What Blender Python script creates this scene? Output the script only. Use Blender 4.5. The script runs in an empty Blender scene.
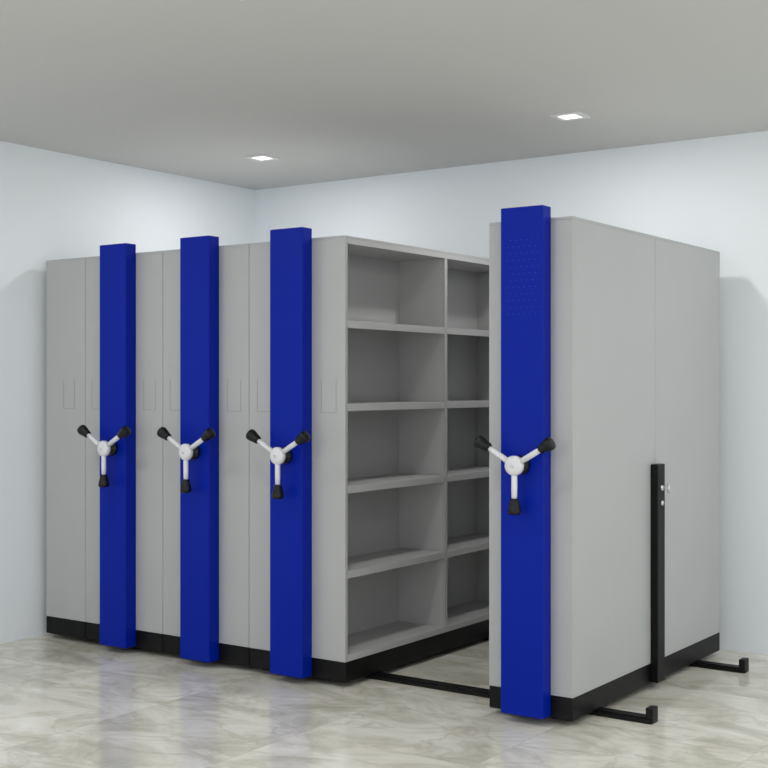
import bpy, bmesh, math, random
from mathutils import Vector, Matrix
random.seed(3)
scene = bpy.context.scene
scene.view_settings.view_transform = 'Standard'
scene.view_settings.look = 'None'
scene.view_settings.exposure = 0.0

def srgb(r, g, b):
    def f(c):
        c /= 255.0
        return c/12.92 if c <= 0.04045 else ((c+0.055)/1.055)**2.4
    return (f(r), f(g), f(b), 1.0)

# ---------------- materials ----------------
def mat_basic(name, col, rough=0.5, metal=0.0, noise=0.0, nscale=8.0, bump=0.0, bscale=200.0, spec=0.5):
    m = bpy.data.materials.new(name); m.use_nodes = True
    nt = m.node_tree; b = nt.nodes['Principled BSDF']
    b.inputs['Roughness'].default_value = rough
    b.inputs['Metallic'].default_value = metal
    b.inputs['Specular IOR Level'].default_value = spec
    geo = nt.nodes.new('ShaderNodeNewGeometry')
    n = nt.nodes.new('ShaderNodeTexNoise'); n.inputs['Scale'].default_value = nscale
    n.inputs['Detail'].default_value = 4
    nt.links.new(geo.outputs['Position'], n.inputs['Vector'])
    mx = nt.nodes.new('ShaderNodeMix'); mx.data_type = 'RGBA'
    mx.inputs[6].default_value = tuple(c*(1-noise) for c in col[:3])+(1,)
    mx.inputs[7].default_value = tuple(min(1, c*(1+noise)) for c in col[:3])+(1,)
    nt.links.new(n.outputs['Fac'], mx.inputs[0])
    nt.links.new(mx.outputs[2], b.inputs['Base Color'])
    if bump > 0:
        n2 = nt.nodes.new('ShaderNodeTexNoise'); n2.inputs['Scale'].default_value = bscale
        nt.links.new(geo.outputs['Position'], n2.inputs['Vector'])
        bp = nt.nodes.new('ShaderNodeBump'); bp.inputs['Strength'].default_value = bump
        bp.inputs['Distance'].default_value = 0.002
        nt.links.new(n2.outputs['Fac'], bp.inputs['Height'])
        nt.links.new(bp.outputs['Normal'], b.inputs['Normal'])
    return m

M_GREY = mat_basic('powder_coated_grey_steel', srgb(175,176,176), 0.40, noise=0.03, nscale=5)
M_GREYD = mat_basic('shelf_grey_steel', srgb(184,184,184), 0.5, noise=0.03, nscale=5)
M_TRIM = mat_basic('label_frame_grey', srgb(150,151,152), 0.45)
M_BLUE = mat_basic('blue_powder_coat', srgb(0,32,152), 0.4, noise=0.03, nscale=3, spec=0.12)
M_DOT = mat_basic('dither_dot_blue', srgb(30,75,200), 0.4, spec=0.3)  # lighter blue for the added dither dots, no real holes
M_BLACK = mat_basic('black_steel', srgb(12,12,13), 0.45, noise=0.05, spec=0.2)
M_RUBBER = mat_basic('black_plastic', srgb(13,13,14), 0.35, spec=0.3)
M_WHITE = mat_basic('white_enamel', srgb(216,216,220), 0.25)
M_CHROME = mat_basic('lock_metal', srgb(215,215,215), 0.25, metal=0.6)
M_WALL = mat_basic('painted_wall', srgb(237,242,246), 0.85, noise=0.01, nscale=2, bump=0.05, bscale=120)
M_CEIL = mat_basic('painted_ceiling', srgb(204,204,202), 0.9, noise=0.01, nscale=2)
M_FRAME = mat_basic('light_frame_white', srgb(225,225,225), 0.5)

def mat_emit(name, col, s):
    m = bpy.data.materials.new(name); m.use_nodes = True
    b = m.node_tree.nodes['Principled BSDF']
    b.inputs['Base Color'].default_value = (0.9,0.9,0.9,1)
    b.inputs['Emission Color'].default_value = col
    b.inputs['Emission Strength'].default_value = s
    return m
M_LAMP = mat_emit('lamp_diffuser', (1,0.99,0.97,1), 2.0)

def mat_floor():
    m = bpy.data.materials.new('polished_marble_tiles'); m.use_nodes = True
    nt = m.node_tree; L = nt.links.new; N = nt.nodes.new
    b = nt.nodes['Principled BSDF']
    geo = N('ShaderNodeNewGeometry')
    T = 0.8
    sc = N('ShaderNodeVectorMath'); sc.operation = 'SCALE'; sc.inputs['Scale'].default_value = 1/T
    L(geo.outputs['Position'], sc.inputs[0])
    fl = N('ShaderNodeVectorMath'); fl.operation = 'FLOOR'; L(sc.outputs[0], fl.inputs[0])
    wn = N('ShaderNodeTexWhiteNoise'); wn.noise_dimensions = '2D'; L(fl.outputs[0], wn.inputs['Vector'])
    off = N('ShaderNodeVectorMath'); off.operation = 'SCALE'; off.inputs['Scale'].default_value = 9.0
    L(wn.outputs['Color'], off.inputs[0])
    add = N('ShaderNodeVectorMath'); add.operation = 'ADD'
    L(geo.outputs['Position'], add.inputs[0]); L(off.outputs[0], add.inputs[1])
    mp = N('ShaderNodeMapping'); mp.inputs['Rotation'].default_value = (0,0,math.radians(-20))
    mp.inputs['Scale'].default_value = (1.0, 1.7, 1.0); L(add.outputs[0], mp.inputs['Vector'])
    n1 = N('ShaderNodeTexNoise'); n1.inputs['Scale'].default_value = 2.0; n1.inputs['Detail'].default_value = 10
    n1.inputs['Roughness'].default_value = 0.66; n1.inputs['Distortion'].default_value = 0.9
    L(mp.outputs[0], n1.inputs['Vector'])
    r1 = N('ShaderNodeValToRGB'); e = r1.color_ramp.elements
    e[0].position = 0.30; e[0].color = srgb(188,186,170)
    e[1].position = 0.72; e[1].color = srgb(248,247,241)
    a = e.new(0.44); a.color = srgb(212,209,194)
    a = e.new(0.53); a.color = srgb(230,227,215)
    L(n1.outputs['Fac'], r1.inputs[0])
    n2 = N('ShaderNodeTexNoise'); n2.inputs['Scale'].default_value = 1.4; n2.inputs['Detail'].default_value = 6
    n2.inputs['Distortion'].default_value = 1.2; L(mp.outputs[0], n2.inputs['Vector'])
    r2 = N('ShaderNodeValToRGB'); e = r2.color_ramp.elements
    e[0].position = 0.48; e[0].color = (0,0,0,1); e[1].position = 0.52; e[1].color = (0,0,0,1)
    a = e.new(0.5); a.color = (1,1,1,1)
    L(n2.outputs['Fac'], r2.inputs[0])
    ms = N('ShaderNodeMath'); ms.operation = 'MULTIPLY'; ms.inputs[1].default_value = 0.38; L(r2.outputs[0], ms.inputs[0])
    mx = N('ShaderNodeMix'); mx.data_type = 'RGBA'; L(ms.outputs[0], mx.inputs[0]); L(r1.outputs[0], mx.inputs[6])
    mx.inputs[7].default_value = srgb(180,173,150)
    sx = N('ShaderNodeMapRange'); sx.inputs['To Min'].default_value = 0.90; sx.inputs['To Max'].default_value = 1.04
    L(wn.outputs['Value'], sx.inputs['Value'])
    tv = N('ShaderNodeVectorMath'); tv.operation = 'SCALE'; L(mx.outputs[2], tv.inputs[0]); L(sx.outputs[0], tv.inputs['Scale'])
    fr = N('ShaderNodeVectorMath'); fr.operation = 'FRACTION'; L(sc.outputs[0], fr.inputs[0])
    sp = N('ShaderNodeSeparateXYZ'); L(fr.outputs[0], sp.inputs[0])
    mn = N('ShaderNodeMath'); mn.operation = 'MINIMUM'; L(sp.outputs[0], mn.inputs[0]); L(sp.outputs[1], mn.inputs[1])
    lt = N('ShaderNodeMath'); lt.operation = 'LESS_THAN'; lt.inputs[1].default_value = 0.004; L(mn.outputs[0], lt.inputs[0])
    g = N('ShaderNodeMath'); g.operation = 'MULTIPLY'; g.inputs[1].default_value = 0.5; L(lt.outputs[0], g.inputs[0])
    mg = N('ShaderNodeMix'); mg.data_type = 'RGBA'; L(g.outputs[0], mg.inputs[0]); L(tv.outputs[0], mg.inputs[6])
    mg.inputs[7].default_value = srgb(175,172,160)
    L(mg.outputs[2], b.inputs['Base Color'])
    b.inputs['Roughness'].default_value = 0.11
    b.inputs['Specular IOR Level'].default_value = 0.5
    return m
M_FLOOR = mat_floor()

# ---------------- mesh helpers ----------------
class MB:
    def __init__(s): s.bm = bmesh.new(); s.mats = []
    def mi(s, m):
        if m not in s.mats: s.mats.append(m)
        return s.mats.index(m)
    def box(s, x0,x1,y0,y1,z0,z1, m, bev=0.0, seg=2):
        r = bmesh.ops.create_cube(s.bm, size=1.0)
        vs = r['verts']
        bmesh.ops.scale(s.bm, vec=(x1-x0,y1-y0,z1-z0), verts=vs)
        bmesh.ops.translate(s.bm, vec=((x0+x1)/2,(y0+y1)/2,(z0+z1)/2), verts=vs)
        fs = set(f for v in vs for f in v.link_faces)
        i = s.mi(m)
        for f in fs: f.material_index = i
        if bev > 0:
            es = list(set(e for v in vs for e in v.link_edges))
            bmesh.ops.bevel(s.bm, geom=es, offset=bev, segments=seg, affect='EDGES', profile=0.5, material=i)
    def lathe(s, prof, org, axis, m, n=24):
        axis = Vector(axis).normalized()
        q = Vector((0,0,1)).rotation_difference(axis)
        i = s.mi(m); rings = []
        for (r,h) in prof:
            ring = []
            for k in range(n):
                a = 2*math.pi*k/n
                p = q @ Vector((max(r,1e-5)*math.cos(a), max(r,1e-5)*math.sin(a), h)) + Vector(org)
                ring.append(s.bm.verts.new(p))
            rings.append(ring)
        for a,b in zip(rings[:-1], rings[1:]):
            for k in range(n):
                f = s.bm.faces.new((a[k],a[(k+1)%n],b[(k+1)%n],b[k])); f.material_index = i; f.smooth = True
        f = s.bm.faces.new(list(reversed(rings[0]))); f.material_index = i
        f = s.bm.faces.new(rings[-1]); f.material_index = i
    def obj(s, name, parent=None, loc=(0,0,0)):
        bmesh.ops.recalc_face_normals(s.bm, faces=s.bm.faces[:])
        me = bpy.data.meshes.new(name); s.bm.to_mesh(me); s.bm.free()
        for m in s.mats: me.materials.append(m)
        o = bpy.data.objects.new(name, me); scene.collection.objects.link(o)
        o.location = loc
        if parent: o.parent = parent
        return o
def empty(name, loc):
    e = bpy.data.objects.new(name, None); e.empty_display_size = 0.2; e.location = loc
    scene.collection.objects.link(e); return e

# ---------------- dimensions ----------------
YF, YM, YB = 4.69, 5.54, 6.39
WALLY, WALLX, CEIL = 6.54, -5.64, 2.732
X1, Y0 = 3.0, -3.0
BZ0, BZ1, TOP = 0.025, 0.120, 2.10
SHELVES = [1.705, 1.318, 0.935, 0.540]

# ---------------- room ----------------
b = MB(); b.box(WALLX-0.15, X1, Y0, WALLY+0.15, -0.1, 0.0, M_FLOOR); b.obj('floor')
b = MB(); b.box(WALLX-0.15, X1, Y0, WALLY+0.15, CEIL, CEIL+0.1, M_CEIL); b.obj('ceiling')
b = MB(); b.box(WALLX-0.15, WALLX, Y0, WALLY, 0, CEIL, M_WALL); b.obj('wall_left')
b = MB(); b.box(WALLX, X1, WALLY, WALLY+0.15, 0, CEIL, M_WALL); b.obj('wall_back')

# ---------------- shelving ----------------
def handwheel(parent, cx, yf):
    w = MB(); z = 1.075; hy = yf-0.065
    out = (0,-1,0)
    w.lathe([(0.040,0),(0.040,0.012),(0.034,0.018),(0.028,0.02),(0.028,0.048)], (cx,yf,z), out, M_RUBBER, 28)
    w.lathe([(0.036,0),(0.041,0.004),(0.041,0.022),(0.035,0.028),(0.02,0.031),(0.0,0.032)], (cx,hy+0.018,z), out, M_WHITE, 32)
    w.lathe([(0.008,0),(0.008,0.004),(0.0,0.005)], (cx,hy-0.012,z), out, M_WHITE, 16)
    for ang in (-90, 30, 150):
        a = math.radians(ang); d = Vector((math.cos(a), 0, math.sin(a)))
        o = Vector((cx, hy+0.005, z))
        w.lathe([(0.0125,0.02),(0.0125,0.10),(0.011,0.15)], o, d, M_WHITE, 16)
        w.lathe([(0.014,0),(0.019,0.004),(0.021,0.018),(0.026,0.040),(0.0285,0.054),(0.026,0.063),(0.015,0.067),(0.0,0.068)],
                o+d*0.135, d, M_RUBBER, 24)
    return w.obj('handwheel', parent)

def unit(name, xa, xb, side='both', column=True, dm=0.0):
    cx = (xa+xb)/2; W = xb-xa; h = W/2
    E = empty(name, (cx, YF, 0))
    L = YB-YF; m = L/2+dm
    g = 0.0008
    k = MB()
    k.box(-h+g, h-g, 0.0, L, BZ0, BZ1, M_BLACK, 0.005)
    k.obj('base_carriage', E)
    k = MB(); t = 0.02
    xl, xr = -h+g, h-g
    k.box(xl, xr, 0.0, t, BZ1, TOP-0.012, M_GREY, 0.002)
    k.box(xl, xr, L-t, L, BZ1, TOP-0.012, M_GREY, 0.002)
    k.box(xl+0.004, xr-0.014, m-0.012, m+0.012, BZ1, TOP-0.02, M_GREYD)
    if side != 'left': k.box(xr-0.014, xr-0.002, m-0.013, m+0.013, BZ1, TOP-0.02, M_GREY, 0.001)
    k.box(xl, xr, 0.0, L, TOP-0.012, TOP, M_GREY, 0.002)
    k.box(xl+0.001, xr-0.001, t, L-t, TOP-0.036, TOP-0.012, M_GREYD)
    k.box(xl+0.001, xr-0.001, t, L-t, BZ1, BZ1+0.03, M_GREYD, 0.002)
    if side == 'both': k.box(-0.004, 0.004, t, L-t, BZ1, TOP-0.02, M_GREYD)
    elif side == 'left':
        for (ya,yb) in ((t, m-0.001),(m+0.001, L-t)):
            k.box(xr-0.014, xr, ya, yb, BZ1, TOP-0.012, M_GREY, 0.0012)
    elif side == 'right': k.box(xl, xl+0.01, t, L-t, BZ1, TOP-0.02, M_GREYD)
    k.obj('cabinet_frame', E)
    k = MB()
    for z in SHELVES:
        for (ya,yb) in ((t, m-0.012),(m+0.012, L-t)):
            k.box(xl+0.006, xr-(0.015 if side=='left' else 0.006), ya, yb, z-0.003, z, M_GREYD)
            if side in ('both','right'): k.box(xr-0.008, xr-0.003, ya, yb, z-0.034, z, M_GREYD, 0.0015)
            if side in ('both','left'): k.box(xl+0.003, xl+0.008, ya, yb, z-0.034, z, M_GREYD, 0.0015)
    k.obj('shelves', E)
    cols = []
    if column: cols = [(-h-0.1)/2, (h+0.1)/2]
    else: cols = [0.03]
    if W < 0.45 and column: cols = []
    if cols:
        k = MB()
        for c in cols:
            w2, z0, z1, r = 0.045, 1.275, 1.435, 0.003
            k.box(c-w2, c-w2+r, -0.0008, 0.001, z0, z1, M_TRIM)
            k.box(c+w2-r, c+w2, -0.0008, 0.001, z0, z1, M_TRIM)
            k.box(c-w2, c+w2, -0.0008, 0.001, z0, z0+r, M_TRIM)
        k.obj('label_holders', E)
    if column:
        k = MB(); k.box(-0.099, 0.099, -0.075, -0.0005, 0.034, 2.145, M_BLUE, 0.004, 3)
        k.obj('drive_column', E)
        handwheel(E, 0.0, -0.075)
    return E

unit('static_shelving_unit', -5.576, -5.257, 'right', column=False)
unit('mobile_shelving_unit', -5.256, -4.672, 'both', dm=0.03)
unit('mobile_shelving_unit', -4.671, -4.085, 'both', dm=0.03)
unit('mobile_shelving_unit', -4.084, -3.496, 'both', dm=0.03)
E = unit('mobile_shelving_unit', -2.730, -2.332, 'left')

# raised dots added to imitate dither speckle near the top of the end column
k = MB()
for j in range(12):
    z = 1.70 + j*0.028
    for i in range(6):
        x = -0.065 + i*0.026 + (0.013 if j % 2 else 0)
        if x < 0.08:
            k.lathe([(0.0018,0),(0.0016,0.0006),(0.0010,0.0008)], (x,-0.0750,z), (0,-1,0), M_DOT, 8)
k.obj('dither_dots', E)

k = MB(); xr = (2.730-2.332)/2; L = YB-YF
y0 = L/2-0.055
k.box(xr, xr+0.036, y0, y0+0.085, 0.034, 1.04, M_BLACK, 0.004)
k.lathe([(0.014,0),(0.014,0.006),(0.010,0.009),(0.0,0.010)], (xr+0.036, y0+0.042, 0.93), (1,0,0), M_CHROME, 24)
k.lathe([(0.005,0),(0.005,0.035)], (xr+0.036, y0+0.042, 0.93), (1,0,0), M_CHROME, 12)
k.lathe([(0.0,-0.024),(0.005,-0.022),(0.005,0.022),(0.0,0.024)], (xr+0.071, y0+0.042, 0.93), (0,0,1), M_CHROME, 12)
k.lathe([(0.012,0),(0.012,0.006),(0.009,0.009),(0.0,0.010)], (xr+0.036, y0+0.042, 0.86), (1,0,0), M_CHROME, 24)
k.obj('lock_post', E)

# rails
for y in (4.95, 6.08):
    k = MB()
    k.box(-5.56, -2.09, y-0.034, y+0.034, 0.0, 0.018, M_BLACK, 0.002)
    k.box(-5.56, -2.09, y-0.026, y+0.026, 0.018, 0.025, M_BLACK, 0.002)
    k.box(-2.115, -2.083, y-0.030, y+0.030, 0.0, 0.066, M_BLACK, 0.004)
    k.obj('floor_rail')

# ---------------- ceiling lights ----------------
for x in (-4.79, -2.81, -0.83, 1.15):
    for y in (5.62, 3.2, 0.8, -1.6):
        s = 0.048; r = 0.026
        E = empty('recessed_ceiling_light', (x, y, CEIL))
        k = MB()
        k.box(-s-r, s+r, -s-r, -s, -0.008, 0, M_FRAME, 0.002)
        k.box(-s-r, s+r, s, s+r, -0.008, 0, M_FRAME, 0.002)
        k.box(-s-r, -s, -s, s, -0.008, 0, M_FRAME)
        k.box(s, s+r, -s, s, -0.008, 0, M_FRAME)
        k.obj('frame', E)
        k = MB(); k.box(-s, s, -s, s, -0.004, 0, M_LAMP); k.obj('diffuser', E)
        ld = bpy.data.lights.new('lamp', 'AREA'); ld.shape = 'SQUARE'; ld.size = 0.14
        ld.energy = 9; ld.color = (1.0, 0.99, 0.975)
        lo = bpy.data.objects.new('lamp', ld); scene.collection.objects.link(lo)
        lo.location = (0,0,-0.010); lo.parent = E

# ---------------- world ----------------
w = bpy.data.worlds.new('ambient'); scene.world = w; w.use_nodes = True
bg = w.node_tree.nodes['Background']
bg.inputs[0].default_value = (0.94, 0.97, 1.0, 1); bg.inputs[1].default_value = 1.55

# ---------------- camera ----------------
cd = bpy.data.cameras.new('camera'); co = bpy.data.objects.new('camera', cd)
scene.collection.objects.link(co); scene.camera = co
co.location = (0, 0, 1.406)
co.rotation_euler = (math.radians(90), 0, math.radians(34.95))
cd.sensor_width = 36; cd.lens = 36*1263/768; cd.clip_start = 0.05
cd.shift_y = 1/768
